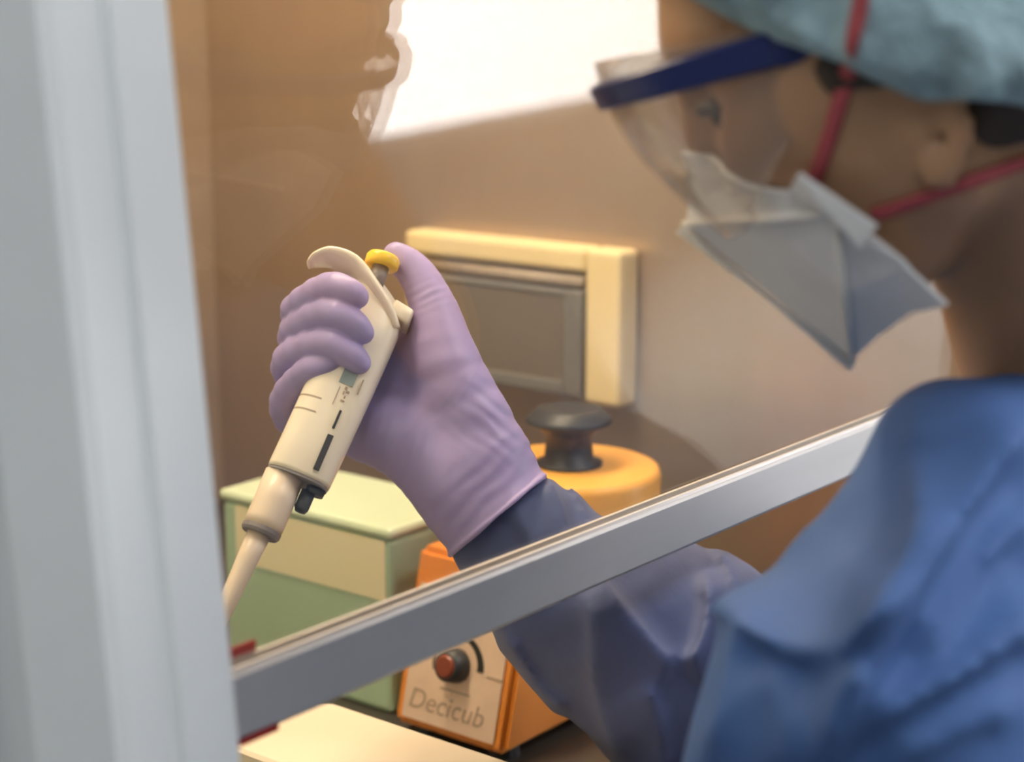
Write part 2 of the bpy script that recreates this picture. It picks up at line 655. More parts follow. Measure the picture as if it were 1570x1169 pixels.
# ================================================================== THINGS IN THE CABINET
# --- orange vortex mixer
zs = ZC + ZB
mx0, mx1, my0, my1 = 0.785, 0.975, 0.627, 0.718
ztop = ZC - 0.338
mix = thing('vortex_mixer', 'orange vortex mixer with black rubber cup and round orange top', 'mixer', (0.89, 0.673, zs))
b = bmesh.new()
sec = [(mx0, zs + 0.008), (mx0 + 0.027, ztop), (mx1, ztop), (mx1, zs + 0.008)]
prism(b, sec, my0, my1, axis=1)
bmesh.ops.bevel(b, geom=list(b.edges), offset=0.004, segments=2, affect='EDGES')
obj('housing', b, 'orange_enamel', mix)
for fx in (mx0 + 0.02, mx1 - 0.02):
    for fy in (my0 + 0.015, my1 - 0.015):
        b = bmesh.new()
        lathe(b, [(0, 0.010), (0.010, 0.009)], np.array([fx, fy, zs]), np.array([0, 0, 1.0]), np.array([1.0, 0, 0]), np.array([0, 1.0, 0]), 12)
        obj('foot', b, 'black_rubber', mix)
fdir = np.array([0.027, 0, ztop - zs - 0.008]); fdir /= np.linalg.norm(fdir)      # up along the sloping face
fn_ = np.cross(np.array([0, 1.0, 0]), fdir); fn_ = fn_ if fn_[0] < 0 else -fn_
fr_ = np.array([0, -1.0, 0])                                                       # to the right on the face
fo = np.array([mx0, my1, zs + 0.008]) + fn_ * 0.0002


def fp(u, v, d=0.0):
    return fo + fr_ * u + fdir * v + fn_ * d


b = bmesh.new()
loft(b, [[fp(0.008, 0.006, d), fp(0.083, 0.006, d), fp(0.083, 0.092, d), fp(0.008, 0.092, d)] for d in (0.0, 0.0012)])
obj('control_plate', b, 'mixer_plate', mix)
kc = fp(0.0465, 0.047)
b = bmesh.new()
lathe(b, [(0.0012, 0.0108), (0.004, 0.0108), (0.012, 0.0095), (0.013, 0.008)], kc, fn_, fr_, fdir, 28)
kn = obj('knob', b, 'black_rubber', mix, True)
b = bmesh.new()
lathe(b, [(0.0131, 0.0075), (0.0145, 0.006)], kc, fn_, fr_, fdir, 20)
obj('knob_cap', b, 'knob_red', kn)
b = bmesh.new()
inner, outer = [], []
for k in range(25):
    a = math.radians(200 - 200 * k / 24)
    wd = 0.0006 + 0.0045 * k / 24
    inner.append((0.0190 - wd / 2, a)); outer.append((0.0190 + wd / 2, a))
rg = []
for (ri, a), (ro, _) in zip(inner, outer):
    cu, cv = math.cos(a), math.sin(a)
    rg.append([fp(0.0465 + ri * cu, 0.047 + ri * cv, 0.0012), fp(0.0465 + ro * cu, 0.047 + ro * cv, 0.0012), fp(0.0465 + ro * cu, 0.047 + ro * cv, 0.0016), fp(0.0465 + ri * cu, 0.047 + ri * cv, 0.0016)])
loft(b, rg)
obj('speed_scale', b, 'black_print', mix)
b = bmesh.new()
for (u0, v0, u1, v1) in ((0.071, 0.045, 0.083, 0.0462), (0.036, 0.0302, 0.060, 0.0312)):
    loft(b, [[fp(u0, v0, d), fp(u1, v0, d), fp(u1, v1, d), fp(u0, v1, d)] for d in (0.0012, 0.0015)])
obj('printed_lines', b, 'grey_print', mix)


def text_on(name, s, size, o, ex, ey, en, material, parent, shear=0.0):
    cu = bpy.data.curves.new(name, 'FONT')
    cu.body = s
    cu.size = size
    cu.extrude = 0.00015
    cu.shear = shear
    tmp = bpy.data.objects.new(name, cu)
    COL.objects.link(tmp)
    bpy.context.view_layer.update()
    me = bpy.data.meshes.new_from_object(tmp.evaluated_get(bpy.context.evaluated_depsgraph_get()))
    bpy.data.objects.remove(tmp)
    pw = np.array(world_loc(parent))
    for v in me.vertices:
        p = np.array(o) + v.co.x * np.array(ex) + v.co.y * np.array(ey) + v.co.z * np.array(en)
        v.co = Vector(p - pw)
    ob = bpy.data.objects.new(name, me)
    me.materials.clear()
    me.materials.append(MATS[material])
    COL.objects.link(ob)
    ob.parent = parent
    return ob


text_on('lettering', 'Decicub', 0.0185, fp(0.0115, 0.0135, 0.0013), fr_, fdir, fn_, 'grey_print', mix, 0.2)
hc = np.array([0.913, 0.673, ZC - 0.318])
X_, Y_, Z_ = np.array([1.0, 0, 0]), np.array([0, 1.0, 0]), np.array([0, 0, 1.0])
b = bmesh.new()
lathe(b, [(-0.0195, 0.061), (-0.008, 0.061), (0.014, 0.0615), (0.019, 0.060), (0.0205, 0.057)], hc, Z_, X_, Y_, 48)
obj('round_top', b, 'orange_top', mix, True).data.shade_smooth()
b = bmesh.new()
lathe(b, [(0.0206, 0.0225), (0.0225, 0.0225), (0.0245, 0.0165), (0.040, 0.0150), (0.0455, 0.0200), (0.0495, 0.0285), (0.0515, 0.0290), (0.0535, 0.0265), (0.0585, 0.0215), (0.0595, 0.0180), (0.0560, 0.0060), (0.0555, 0.001)],
      hc, Z_, X_, Y_, 36)
obj('rubber_cup', b, 'black_rubber', mix, True)

# --- green box
gx0, gx1, gy0, gy1, gz = 0.806, 0.892, 0.737, 0.895, ZC - 0.329
gb = thing('storage_box', 'pale green plastic box with a cream label beside the orange mixer', 'box', (0.85, 0.80, zs))
b = bmesh.new(); box(b, (gx0, gy0, zs), (gx1, gy1, gz - 0.0082), 0.004); obj('body', b, 'green_plastic', gb)
b = bmesh.new(); box(b, (gx0 - 0.002, gy0 - 0.002, gz - 0.008), (gx1 + 0.002, gy1 + 0.002, gz), 0.0035); obj('lid', b, 'green_lid', gb)
b = bmesh.new(); box(b, (gx0 - 0.001, gy0 + 0.004, gz - 0.050), (gx0 + 0.001, gy1 - 0.014, gz - 0.0095)); obj('label_card', b, 'green_label', gb)

# --- cream tray
ct = thing('plastic_rack', 'cream plastic rack with a rounded end at the front of the work surface', 'rack', (0.655, 0.55, zs))


def rrect(x0, x1, y0, y1, r, z, n=8):
    pts = []
    for cx, cy, a0 in ((x1 - r, y1 - r, 0), (x0 + r, y1 - r, 90), (x0 + r, y0 + r, 180), (x1 - r, y0 + r, 270)):
        for k in range(n + 1):
            a = math.radians(a0 + 90 * k / n)
            pts.append((cx + r * math.cos(a), cy + r * math.sin(a), z))
    return pts


b = bmesh.new()
zt = ZC - 0.398
loft(b, [rrect(0.618, 0.692, 0.42, 0.694, 0.018, zs), rrect(0.618, 0.692, 0.42, 0.694, 0.018, zt - 0.010)])
obj('body', b, 'cream_plastic', ct, True).data.shade_smooth()
b = bmesh.new()
loft(b, [rrect(0.615, 0.695, 0.417, 0.697, 0.020, zt - 0.0098), rrect(0.615, 0.695, 0.417, 0.697, 0.020, zt - 0.002), rrect(0.617, 0.693, 0.419, 0.695, 0.018, zt)])
obj('cover', b, 'cream_plastic', ct)

# --- socket box on the side wall
sy0, sy1, sz0, sz1 = 0.745, 0.961, ZC - 0.299, ZC - 0.179
xs = XW
sb = thing('socket_box', 'cream framed socket box with a grey see-through flap on the steel wall', 'socket', (xs, 0.853, ZC - 0.24))
b = bmesh.new()
fw_ = 0.033


def frame_bar(y0, y1, z0, z1):
    box(b, (xs - 0.026, y0, z0), (xs - 0.0005, y1, z1), 0.004)


frame_bar(sy0, sy0 + fw_, sz0, sz1)
obj('side_frame', b, 'socket_cream', sb)
b = bmesh.new(); frame_bar(sy0 + fw_ + 0.0005, sy1, sz1 - 0.019, sz1); obj('top_frame', b, 'socket_cream', sb)
b = bmesh.new(); frame_bar(sy1 - 0.012, sy1, sz0, sz1 - 0.0195); obj('side_frame', b, 'socket_cream', sb)
b = bmesh.new(); box(b, (xs - 0.010, sy0 + fw_ + 0.0005, sz0), (xs - 0.0005, sy1 - 0.0125, sz1 - 0.0195)); obj('inner_plate', b, 'socket_plate', sb)
ly0, ly1, lz0, lz1 = sy0 + fw_ + 0.001, sy1 - 0.013, sz0 + 0.004, sz1 - 0.021
b = bmesh.new()
for (y0, y1, z0, z1) in ((ly0, ly0 + 0.016, lz0, lz1 - 0.012), (ly1 - 0.010, ly1, lz0, lz1 - 0.012), (ly0 + 0.0161, ly1 - 0.0101, lz0, lz0 + 0.012), (ly0 + 0.0161, ly1 - 0.0101, lz1 - 0.017, lz1 - 0.012)):
    box(b, (xs - 0.030, y0, z0), (xs - 0.012, y1, z1), 0.002)
fl = obj('flap_frame', b, 'socket_grey', sb)
b = bmesh.new(); box(b, (xs - 0.029, ly0 + 0.014, lz0 + 0.010), (xs - 0.027, ly1 - 0.008, lz1 - 0.014)); obj('flap_pane', b, 'lid_clear', fl)
b = bmesh.new(); tube(b, [(xs - 0.022, ly0 + 0.002, lz1 - 0.006), (xs - 0.022, ly1 - 0.002, lz1 - 0.006)], 0.005, 12); obj('hinge', b, 'socket_plate', sb, True)
for yy in (0.815, 0.875):
    b = bmesh.new()
    lathe(b, [(0, 0.021), (0.004, 0.021), (0.004, 0.017), (0.001, 0.016)], np.array([xs - 0.0102, yy, ZC - 0.243]), np.array([-1.0, 0, 0]), Y_, Z_, 24)
    so = obj('socket_outlet', b, 'socket_plate', sb, True)
    b = bmesh.new()
    for dz in (-0.0075, 0.0075):
        lathe(b, [(0, 0.0028), (0.0006, 0.0028)], np.array([xs - 0.0113, yy, ZC - 0.243 + dz]), np.array([-1.0, 0, 0]), Y_, Z_, 10)
    obj('pin_holes', b, 'black_print', so)

# ================================================================== PIPETTE (held in the hand)
S = 0.92 / FPX                                         # metres per pixel at the hand
T0 = 0.92
PP0 = at(604, 398, T0)
tau = math.radians(19)
a2 = (-0.370 * R - 0.929 * U); a2 /= np.linalg.norm(a2)
PB = (0.929 * R - 0.370 * U); PB /= np.linalg.norm(PB)   # to the right across the handle
PA = math.cos(tau) * a2 - math.sin(tau) * F              # down the handle, leaning towards the viewer
PN = np.cross(PA, PB); PN = PN if PN @ F < 0 else -PN    # out of the front of the handle
CT = math.cos(tau)
PO = PP0 + 0.012 * F                                     # axis sits a little deeper than the reference


def pp(bp, sp, d=0.0):
    """handle coordinates in photo pixels across / along, metres out"""
    return PO + PB * bp * S + PA * (sp / CT - 150) * S + a2 * 0 + PN * d + PA * 150 * S


pip = thing('pipette', 'cream handheld pipette with a yellow plunger button in the purple gloved hand', 'pipette', pp(0, 400))


def stadium(b0, b1, th, sp, n=10, tilt=0.0, sq=2.6):
    """closed section between b0 and b1, thickness th (m); superellipse"""
    c, h = (b0 + b1) / 2, (b1 - b0) / 2
    out = []
    for k in range(4 * n):
        a = 2 * math.pi * k / (4 * n)
        ca, sa = math.cos(a), math.sin(a)
        x = math.copysign(abs(ca) ** (2 / sq), ca)
        y = math.copysign(abs(sa) ** (2 / sq), sa)
        out.append(pp(c + h * x, sp + tilt * x * h, th / 2 * y))
    return out


# handle body
b = bmesh.new()
loft(b, [stadium(-22, 38, 0.017, 54, tilt=0.62), stadium(-41, 47, 0.022, 72, tilt=0.55), stadium(-48, 51, 0.0255, 94, tilt=0.35), stadium(-50, 51, 0.027, 136), stadium(-51, 50, 0.028, 200),
         stadium(-52, 47, 0.0275, 300), stadium(-53, 45, 0.026, 352), stadium(-52, 44, 0.025, 358)])
hb = obj('handle', b, 'pipette_white', pip, True)
b = bmesh.new()
loft(b, [stadium(-51, 43, 0.0245, 358), stadium(-51, 43, 0.0245, 362)])
obj('base_ring', b, 'pipette_grey', pip)
# finger hook
b = bmesh.new()
rings = []
hk = spline([(44, 104, 9, 0.022), (22, 82, 11, 0.029), (-16, 56, 11.5, 0.034), (-54, 34, 10.5, 0.034), (-92, 32, 9, 0.029), (-114, 44, 7, 0.022), (-121, 55, 4.5, 0.013)], 5)
for i, q in enumerate(hk):
    d = hk[min(i + 1, len(hk) - 1)] - hk[max(i - 1, 0)]
    dl = math.hypot(d[0], d[1])
    nb, ns = -d[1] / dl, d[0] / dl
    ring = []
    for k in range(16):
        a = 2 * math.pi * k / 16
        ring.append(pp(q[0] + nb * q[2] * math.cos(a), q[1] + ns * q[2] * math.cos(a), q[3] / 2 * math.sin(a)))
    rings.append(ring)
loft(b, rings)
obj('finger_hook', b, 'pipette_white', pip, True)
# plunger
ba = -0.25 * PB + PA * 1.0
bu = PA * 0.985 + PB * 0.10 + PN * 0.0; bu /= np.linalg.norm(bu)
be1 = PB - bu * (PB @ bu); be1 /= np.linalg.norm(be1); be2 = np.cross(bu, be1)
bc = pp(-16, 16, 0.008)
b = bmesh.new()
lathe(b, [(-0.0030, 0.0060), (-0.0028, 0.0080), (-0.0012, 0.0090), (0.0025, 0.0090), (0.0036, 0.0080)], bc, bu, be1, be2, 28)
obj('plunger_button', b, 'yellow_plastic', pip, True)
b = bmesh.new()
lathe(b, [(0.0030, 0.0045), (0.015, 0.0045)], bc, bu, be1, be2, 18)
obj('plunger_stem', b, 'pipette_grey', pip, True)  # dark grey paints in the shadow that falls on the stem
b = bmesh.new()
box(b, (-1, -1, -1), (1, 1, 1), 0.25)
for v in b.verts:
    v.co = Vector(pp(42 + 17 * v.co.x, 78 + 12 * v.co.y + 3 * v.co.x, 0.0095 * v.co.z))
obj('ejector_button', b, 'pipette_white', pip, True).data.shade_smooth()
# lower shaft, collar, tip cone
shc = -24


def ring_l(bc_, sp, rpx, th=None, n=28):
    return [pp(bc_ + rpx * math.cos(2 * math.pi * k / n), sp, (th or rpx * S) * math.sin(2 * math.pi * k / n)) for k in range(n)]


b = bmesh.new()
loft(b, [ring_l(shc, 362, 30), ring_l(shc + 1, 400, 30), ring_l(shc + 1, 430, 30), ring_l(shc + 1, 443, 29.5)])
obj('shaft', b, 'pipette_tan', pip, True).data.shade_smooth()
b = bmesh.new()
loft(b, [ring_l(shc + 1, 443, 30), ring_l(shc + 1, 449, 30), ring_l(shc + 1, 453, 27)])
obj('collar', b, 'pipette_grey', pip)
b = bmesh.new()
loft(b, [ring_l(shc, 450, 18), ring_l(shc - 1, 490, 16), ring_l(shc - 2, 560, 13.5), ring_l(shc - 3, 640, 10), ring_l(shc - 3, 740, 6)])
obj('tip_cone', b, 'pipette_tan', pip, True).data.shade_smooth()
# ejector rod knob
b = bmesh.new()
loft(b, [ring_l(27, 362, 15), ring_l(27, 372, 14)])
loft(b, [ring_l(18, 370, 11), ring_l(18, 396, 11), ring_l(18, 402, 8)])
obj('ejector_knob', b, 'black_rubber', pip, True).data.shade_smooth()
# printed marks, grooves and display window on the front


def plate(b, b0, b1, s0, s1, d=0.0142):
    def dd(x, s):
        return d
    loft(b, [[pp(b0, s0, z), pp(b1, s0, z), pp(b1, s1, z), pp(b0, s1, z)] for z in (d - 0.0015, d + 0.0003)])


b = bmesh.new(); plate(b, 14, 23, 292, 346, 0.0136); plate(b, 16, 19.5, 254, 282, 0.0139)
obj('black_marks', b, 'black_print', pip)
b = bmesh.new(); plate(b, -2, 20, 172, 216, 0.0140); obj('volume_display', b, 'pipette_screen', pip)
b = bmesh.new()
for (u0, u1, s0, s1) in ((10, 14, 219, 223), (14, 19, 224, 227), (10, 12, 226, 231), (14, 16, 232, 236), (30, 31.5, 200, 222), (2, 3.2, 222, 250), (11, 17, 239, 241)):
    plate(b, u0, u1, s0, s1, 0.0139)
obj('small_print', b, 'grey_print', pip)
b = bmesh.new()
for sp_ in (247, 268):
    rr = []
    for k in range(14):
        a = math.radians(165 - 65 * k / 13)
        ca, sa = math.cos(a), math.sin(a)
        x = math.copysign(abs(ca) ** (2 / 2.6), ca); y = abs(sa) ** (2 / 2.6)
        rr.append((-2.5 + 49.6 * x, 0.02795 / 2 * y))
    loft(b, [[pp(u, sp_, d), pp(u, sp_ + 2.2, d), pp(u, sp_ + 2.2, d - 0.001), pp(u, sp_, d - 0.001)] for u, d in rr])
obj('groove', b, 'pipette_line', pip)

# ================================================================== PERSON
ROOTP = np.array([0.70, 0.15, 0.45])
per = thing('person', 'person in blue gown, teal hair cap, goggles and mask leaning towards the glass sash', 'person', ROOTP)

# ---- head frame
TH, PI_ = math.radians(114), math.radians(30)
hf = np.array([math.cos(TH) * math.cos(PI_), math.sin(TH) * math.cos(PI_), -math.sin(PI_)])
hu = np.array([math.cos(TH) * math.sin(PI_), math.sin(TH) * math.sin(PI_), math.cos(PI_)])
hl = np.cross(hu, hf)
HS = 0.847
NAS = at(1058, 132, 0.643)
HO = NAS - (hf * 0.095 + hu * 0.022) * HS
HM = np.stack([hf, hl, hu]).astype(np.float32)


def hp(f, l, u):
    return HO + (hf * f + hl * l + hu * u) * HS


def to_head(P):
    return ((P - HO.astype(np.float32)) @ HM.T) / HS


def face_sdf(P):
    """head and neck in world space"""
    q = to_head(P)
    m = q.copy()
    m[:, 1] = np.abs(q[:, 1])                       # symmetric
    d = ellip(q, (-0.008, 0, 0.040), (0.098, 0.074, 0.088))
    d = smin(d, ellip(q, (0.030, 0, -0.005), (0.062, 0.063, 0.075)), 0.03)
    # brow, cheekbones, jaw, chin
    d = smin(d, cone(m, (0.083, 0, 0.034), (0.066, 0.044, 0.034), 0.012, 0.012), 0.02)
    d = smin(d, cone(m, (0.068, 0.038, -0.012), (0.030, 0.060, -0.008), 0.017, 0.013), 0.03)
    d = smin(d, chain(m, [(0.062, 0.0, -0.084, 0.015), (0.052, 0.026, -0.076, 0.015), (0.012, 0.050, -0.058, 0.015), (-0.002, 0.057, -0.015, 0.014)], 0.02), 0.03)
    d = smin(d, ellip(m, (0.047, 0, -0.056), (0.040, 0.040, 0.038)), 0.025)
    d = smin(d, cone(m, (0.052, 0.022, -0.045), (0.035, 0.040, -0.035), 0.025, 0.02), 0.03)
    # eye socket, eyelids
    d = smax(d, -ellip(m, (0.093, 0.032, 0.012), (0.017, 0.019, 0.013)), 0.010)
    d = smin(d, ellip(m, (0.0735, 0.032, 0.0125), (0.0125, 0.0145, 0.0125)), 0.004)
    # nose
    d = smin(d, chain(m, [(0.088, 0, 0.022, 0.0075), (0.100, 0, 0.0, 0.0070), (0.103, 0, -0.018, 0.0080)], 0.01), 0.014)
    d = smin(d, ellip(m, (0.093, 0.0110, -0.022), (0.011, 0.0065, 0.0075)), 0.008)
    # lips
    d = smin(d, cone(m, (0.087, 0, -0.046), (0.078, 0.020, -0.048), 0.0065, 0.004), 0.008)
    d = smin(d, cone(m, (0.083, 0, -0.057), (0.076, 0.018, -0.056), 0.0070, 0.004), 0.008)
    # neck
    d = smin(d, cone(P, NK0, NK1, 0.053, 0.057), 0.007)
    d = smin(d, cone(P, hp(-0.030, 0.062, -0.035), NKS, 0.014, 0.012), 0.016)
    return d


def ear_sdf(P):
    q = to_head(P)
    m = q.copy()
    m[:, 1] = np.abs(q[:, 1])
    # local ear axes: tilted back
    c, s = math.cos(math.radians(14)), math.sin(math.radians(14))
    m[:, 2] += 0.026; m[:, 0] -= 0.019
    ES = 0.76
    e = np.stack([(m[:, 0] + 0.010) * c + (m[:, 2] + 0.012) * s, m[:, 1] - 0.0760 - 0.35 * np.maximum(-(m[:, 0] + 0.004), 0), -(m[:, 0] + 0.010) * s + (m[:, 2] + 0.012) * c], 1) / ES
    rr = np.sqrt((e[:, 0] / 0.017) ** 2 + ((e[:, 2] - 0.004) / 0.029) ** 2)
    plate_ = np.maximum((rr - 1) * 0.017, np.abs(e[:, 1]) - 0.0025)
    rim = np.sqrt(((rr - 0.95) * 0.017) ** 2 + (e[:, 1] - 0.002) ** 2) - 0.0036
    rim = np.where(e[:, 0] > 0.012, rim + 0.003, rim)
    lobe = ellip(e, (0.003, 0.000, -0.026), (0.0095, 0.0045, 0.0100))
    anti = np.sqrt(((rr - 0.62) * 0.017) ** 2 + (e[:, 1] - 0.0015) ** 2) - 0.0026
    anti = np.where(e[:, 0] > 0.002, anti + 0.004, anti)
    trag = ellip(e, (0.0125, 0.002, -0.004), (0.0045, 0.004, 0.0065))
    d = smin(plate_, rim, 0.003)
    d = smin(d, lobe, 0.006)
    d = smin(d, anti, 0.003)
    d = smax(d, -ellip(e, (0.004, 0.004, -0.006), (0.0075, 0.006, 0.010)), 0.003)
    d = smin(d, trag, 0.003)
    return d * ES


NK0 = hp(-0.035, 0, -0.035)
NK1 = at(1725, 690, 0.735)
NKS = at(1610, 640, 0.69)
LSH = at(1572, 792, 0.64)
RSH = np.array([0.86, 0.21, ZC - 0.205])
REL = np.array([0.845, 0.43, ZC - 0.435])
WRI = at(765, 795, 0.935)
LEL = at(1010, 1950, 0.62)


def head_sdf(P):
    return smin(face_sdf(P), ear_sdf(P), 0.006)


def body_sdf(P):
    d = head_sdf(P)
    # torso and arms (under the gown)
    d = smin(d, ellip(P, (0.70, 0.165, ZC - 0.38), (0.125, 0.085, 0.20)), 0.05)
    d = smin(d, cone(P, NK1, RSH - np.array([0.03, 0, 0.01]), 0.045, 0.035), 0.04)
    d = smin(d, chain(P, [(*RSH, 0.036), (*REL, 0.032), (*WRI, 0.024)], 0.01), 0.03)
    d = smin(d, chain(P, [(*(LSH * 0.97 + NK1 * 0.03), 0.026), (*LEL, 0.026)], 0.01), 0.03)
    return d


vs, fs = nets(lambda P: np.maximum(body_sdf(P), (ZC - 0.55) - P[:, 2]), (0.38, -0.02, ZC - 0.56), (1.0, 0.62, ZC + 0.17), 0.0036)
# refine only the head: finer grid above the neck
skin_body = mesh_obj('body', relax(vs, fs, 2), fs, 'skin', per)

HEADLO = np.minimum.reduce([hp(f, l, u) for f in (-0.12, 0.135) for l in (-0.1, 0.1) for u in (-0.12, 0.14)]) - 0.005
HEADHI = np.maximum.reduce([hp(f, l, u) for f in (-0.12, 0.135) for l in (-0.1, 0.1) for u in (-0.12, 0.14)]) + 0.005

# eyes (iris) and lashes, brows
for sgn in (1, -1):
    b = bmesh.new()
    q = hp(0.0762, sgn * 0.032, 0.0085)
    lathe(b, [(-0.002, 0.0105), (0.006, 0.008), (0.0105, 0.004), (0.0112, 0.001)], q, (hf * 0.93 + hl * sgn * 0.12 - hu * 0.35), hl, hu, 16)
    eye = obj('eye', b, 'eye_dark', skin_body, True)
    b = bmesh.new()
    tube(b, [hp(0.0865, sgn * 0.0175, 0.0085), hp(0.0905, sgn * 0.026, 0.0095), hp(0.0895, sgn * 0.037, 0.0095), hp(0.0800, sgn * 0.0485, 0.0065)], [0.0012, 0.0024, 0.0026, 0.001], 8)
    obj('eyelashes', b, 'hair', skin_body, True)
    b = bmesh.new()
    tube(b, [hp(0.0915, sgn * 0.014, 0.0275), hp(0.0885, sgn * 0.030, 0.0330), hp(0.0775, sgn * 0.046, 0.0325), hp(0.066, sgn * 0.054, 0.0285)], [0.0015, 0.0026, 0.0022, 0.001], 8)
    obj('eyebrow', b, 'hair', skin_body, True)

# ---- hair under the cap edge
HS0, HS1, HN0 = [to_head(march(face_sdf, x_, y_)[None].astype(np.float32))[0].astype(float) for x_, y_ in ((1278, 108), (1296, 160), (1545, 172))]


def hair_sdf(P):
    q = to_head(P)
    m = q.copy(); m[:, 1] = np.abs(q[:, 1])
    d = face_sdf(P) - 0.0022 - 0.0008 * wob(P, 300)
    side = cone(m, HS0, HS1, 0.009, 0.003)
    nape = np.minimum(cone(m, HN0, HN0 + np.array([-0.08, -0.03, 0.0]), 0.016, 0.03), cone(m, HS0, HN0 + np.array([0, 0, 0.02]), 0.008, 0.01))
    return smax(d, np.minimum(side, nape), 0.004)


vs, fs = nets(hair_sdf, HEADLO, HEADHI, 0.0022)
mesh_obj('hair', relax(vs, fs, 2), fs, 'hair', per)

# ---- bouffant cap: edge plane runs from the forehead to below the top of the ear
CEP = [to_head(march(head_sdf, x_, y_)[None].astype(np.float32))[0] for x_, y_ in ((1095, 18), (1300, 108), (1410, 148), (1555, 163))]
CEF = np.array([0.13] + [p[0] for p in CEP] + [-0.11])
CEU = np.array([0.0] + [p[2] for p in CEP] + [0.0])
CEU[0] = CEU[1] + (CEU[1] - CEU[2]) / (CEF[1] - CEF[2]) * (CEF[0] - CEF[1])
CEU[-1] = CEU[-2] + (CEU[-3] - CEU[-2]) / (CEF[-3] - CEF[-2]) * (CEF[-1] - CEF[-2])
print('cap edge', np.round(CEF, 3), np.round(CEU, 3))


def cap_sdf(P):
    q = to_head(P)
    h = 0.85 * (q[:, 2] - np.interp(q[:, 0], CEF[::-1], CEU[::-1])).astype(np.float32)      # height above the edge
    w1 = wob(P, 95)
    ang = np.arctan2(q[:, 1], q[:, 0])
    gather = np.sin(ang * 46 + 3 * w1) * np.exp(-np.maximum(h, 0) / 0.02) * 0.0016
    d = ellip(q, (-0.014, 0, 0.050), (0.114, 0.096, 0.102)) - 0.0050 * w1 - 0.0020 * wob(P, 230) + gather
    base = np.minimum(smin(face_sdf(P), ear_sdf(P), 0.022), head_sdf(P)) - 0.0035 - 0.007 * np.clip((h - 0.001) / 0.009, 0, 1) - 0.0030 * w1 - 0.0016 * wob(P, 210) + 0.8 * gather
    k = np.clip((h + 0.004) / 0.030, 0, 1)
    k = k * k * (3 - 2 * k)
    d = base * (1 - k) + d * k
    d = smin(d, base, 0.010)
    lobe = 0.0016 * np.sin(q[:, 0] * 150)
    return smax(d, -(h + lobe), 0.004)


vs, fs = nets(cap_sdf, HEADLO - 0.02, HEADHI + 0.02, 0.0026, lip=1.8)
mesh_obj('hair_cap', relax(vs, fs, 1), fs, 'cap_fabric', per)


# ---- goggles: clear wrap-around lens, blue brow bar and temples
def gline(t):
    """outline of the goggles seen from above; t in -1..1, (forward, left)"""
    a = t * math.radians(100)
    return 0.058 + 0.066 * abs(math.cos(a)) ** 0.8 * (1 if math.cos(a) > 0 else -1), 0.071 * math.copysign(abs(math.sin(a)) ** 0.75, a)


def drop(f):
    return (f - 0.124) * 0.27


def gtop(t):
    return 0.050 - 0.006 * t * t


def gbot(t):
    at_ = abs(t)
    dip = math.exp(-((at_ - 0.42) / 0.3) ** 2)
    return -0.008 - 0.030 * dip + 0.016 * max(0, at_ - 0.75) / 0.25


gog = None
b = bmesh.new()
rings = []
NT = 56
for i in range(NT + 1):
    t = -1 + 2 * i / NT
    f0, l0 = gline(t)
    ring_o, ring_i = [], []
    zt_, zb_ = gtop(t), gbot(t)
    for k in range(11):
        s = k / 10
        u = zb_ + (zt_ - zb_) * s + drop(f0)
        bul = 0.006 * math.sin(math.pi * min(1, s)) - 0.010 * (1 - s) ** 2
        sc = 1.0
        ring_o.append(hp(f0 + bul * max(0.1, 1 - abs(t) ** 2), l0 * (1 - 0.05 * (1 - s)), u))
        ring_i.append(hp(f0 + (bul - 0.0016) * 1.0 if abs(t) < 0.6 else f0 + bul * max(0.1, 1 - abs(t) ** 2) - 0.0006, (abs(l0) - 0.0014 * min(1, abs(t) * 1.6)) * math.copysign(1, l0) * (1 - 0.05 * (1 - s)), u))
    rings.append(ring_o + ring_i[::-1])
loft(b, rings)
gog = thing('goggles_tmp', 'x', 'x', (0, 0, 0))
bpy.data.objects.remove(gog)
gfr_b = bmesh.new()
rings = []
for i in range(61):
    t = -1 + 2 * i / 60
    f0, l0 = gline(t)
    uc = 0.036 + drop(f0)
    hh = 0.0055 + 0.0020 * abs(t)
    ou = 1.035
    rings.append([hp(0.058 + (f0 - 0.058) * q + 0.008 * max(0, 1 - t * t) * 0.6, l0 * q, uc + z) for q, z in ((1.005, -hh), (1.005 + 0.035, -hh * 0.8), (1.005 + 0.035, hh * 0.8), (1.005, hh))])
loft(gfr_b, rings)
# temples running back under the cap
for sg in (1, -1):
    f0, l0 = gline(sg)
    pts = [hp(f0 + 0.006, l0 * 1.02, 0.036 + drop(f0 + 0.006)), hp(0.045, sg * 0.0730, 0.036 + drop(0.045)), hp(0.025, sg * 0.0735, 0.036 + drop(0.025))]
    tube(gfr_b, spline(pts, 5), 0.0065, 8, flat=0.35, normals=[hl * sg] * 11)
gfr = obj('goggles', gfr_b, 'goggle_blue', per)
obj('goggle_lens', b, 'lens_clear', gfr, True)


# ---- mask: folded panels meeting in a ridge, mirrored
def on_l(x, y, l):
    """head coordinates of the line of sight (x, y) where the sideways offset is l"""
    d = at(x, y, 1.0) - CAM
    o = CAM - HO
    t = (l * HS - o @ hl) / (d @ hl)
    P = CAM + t * d
    q = P - HO
    return np.array([q @ hf, q @ hl, q @ hu]) / HS


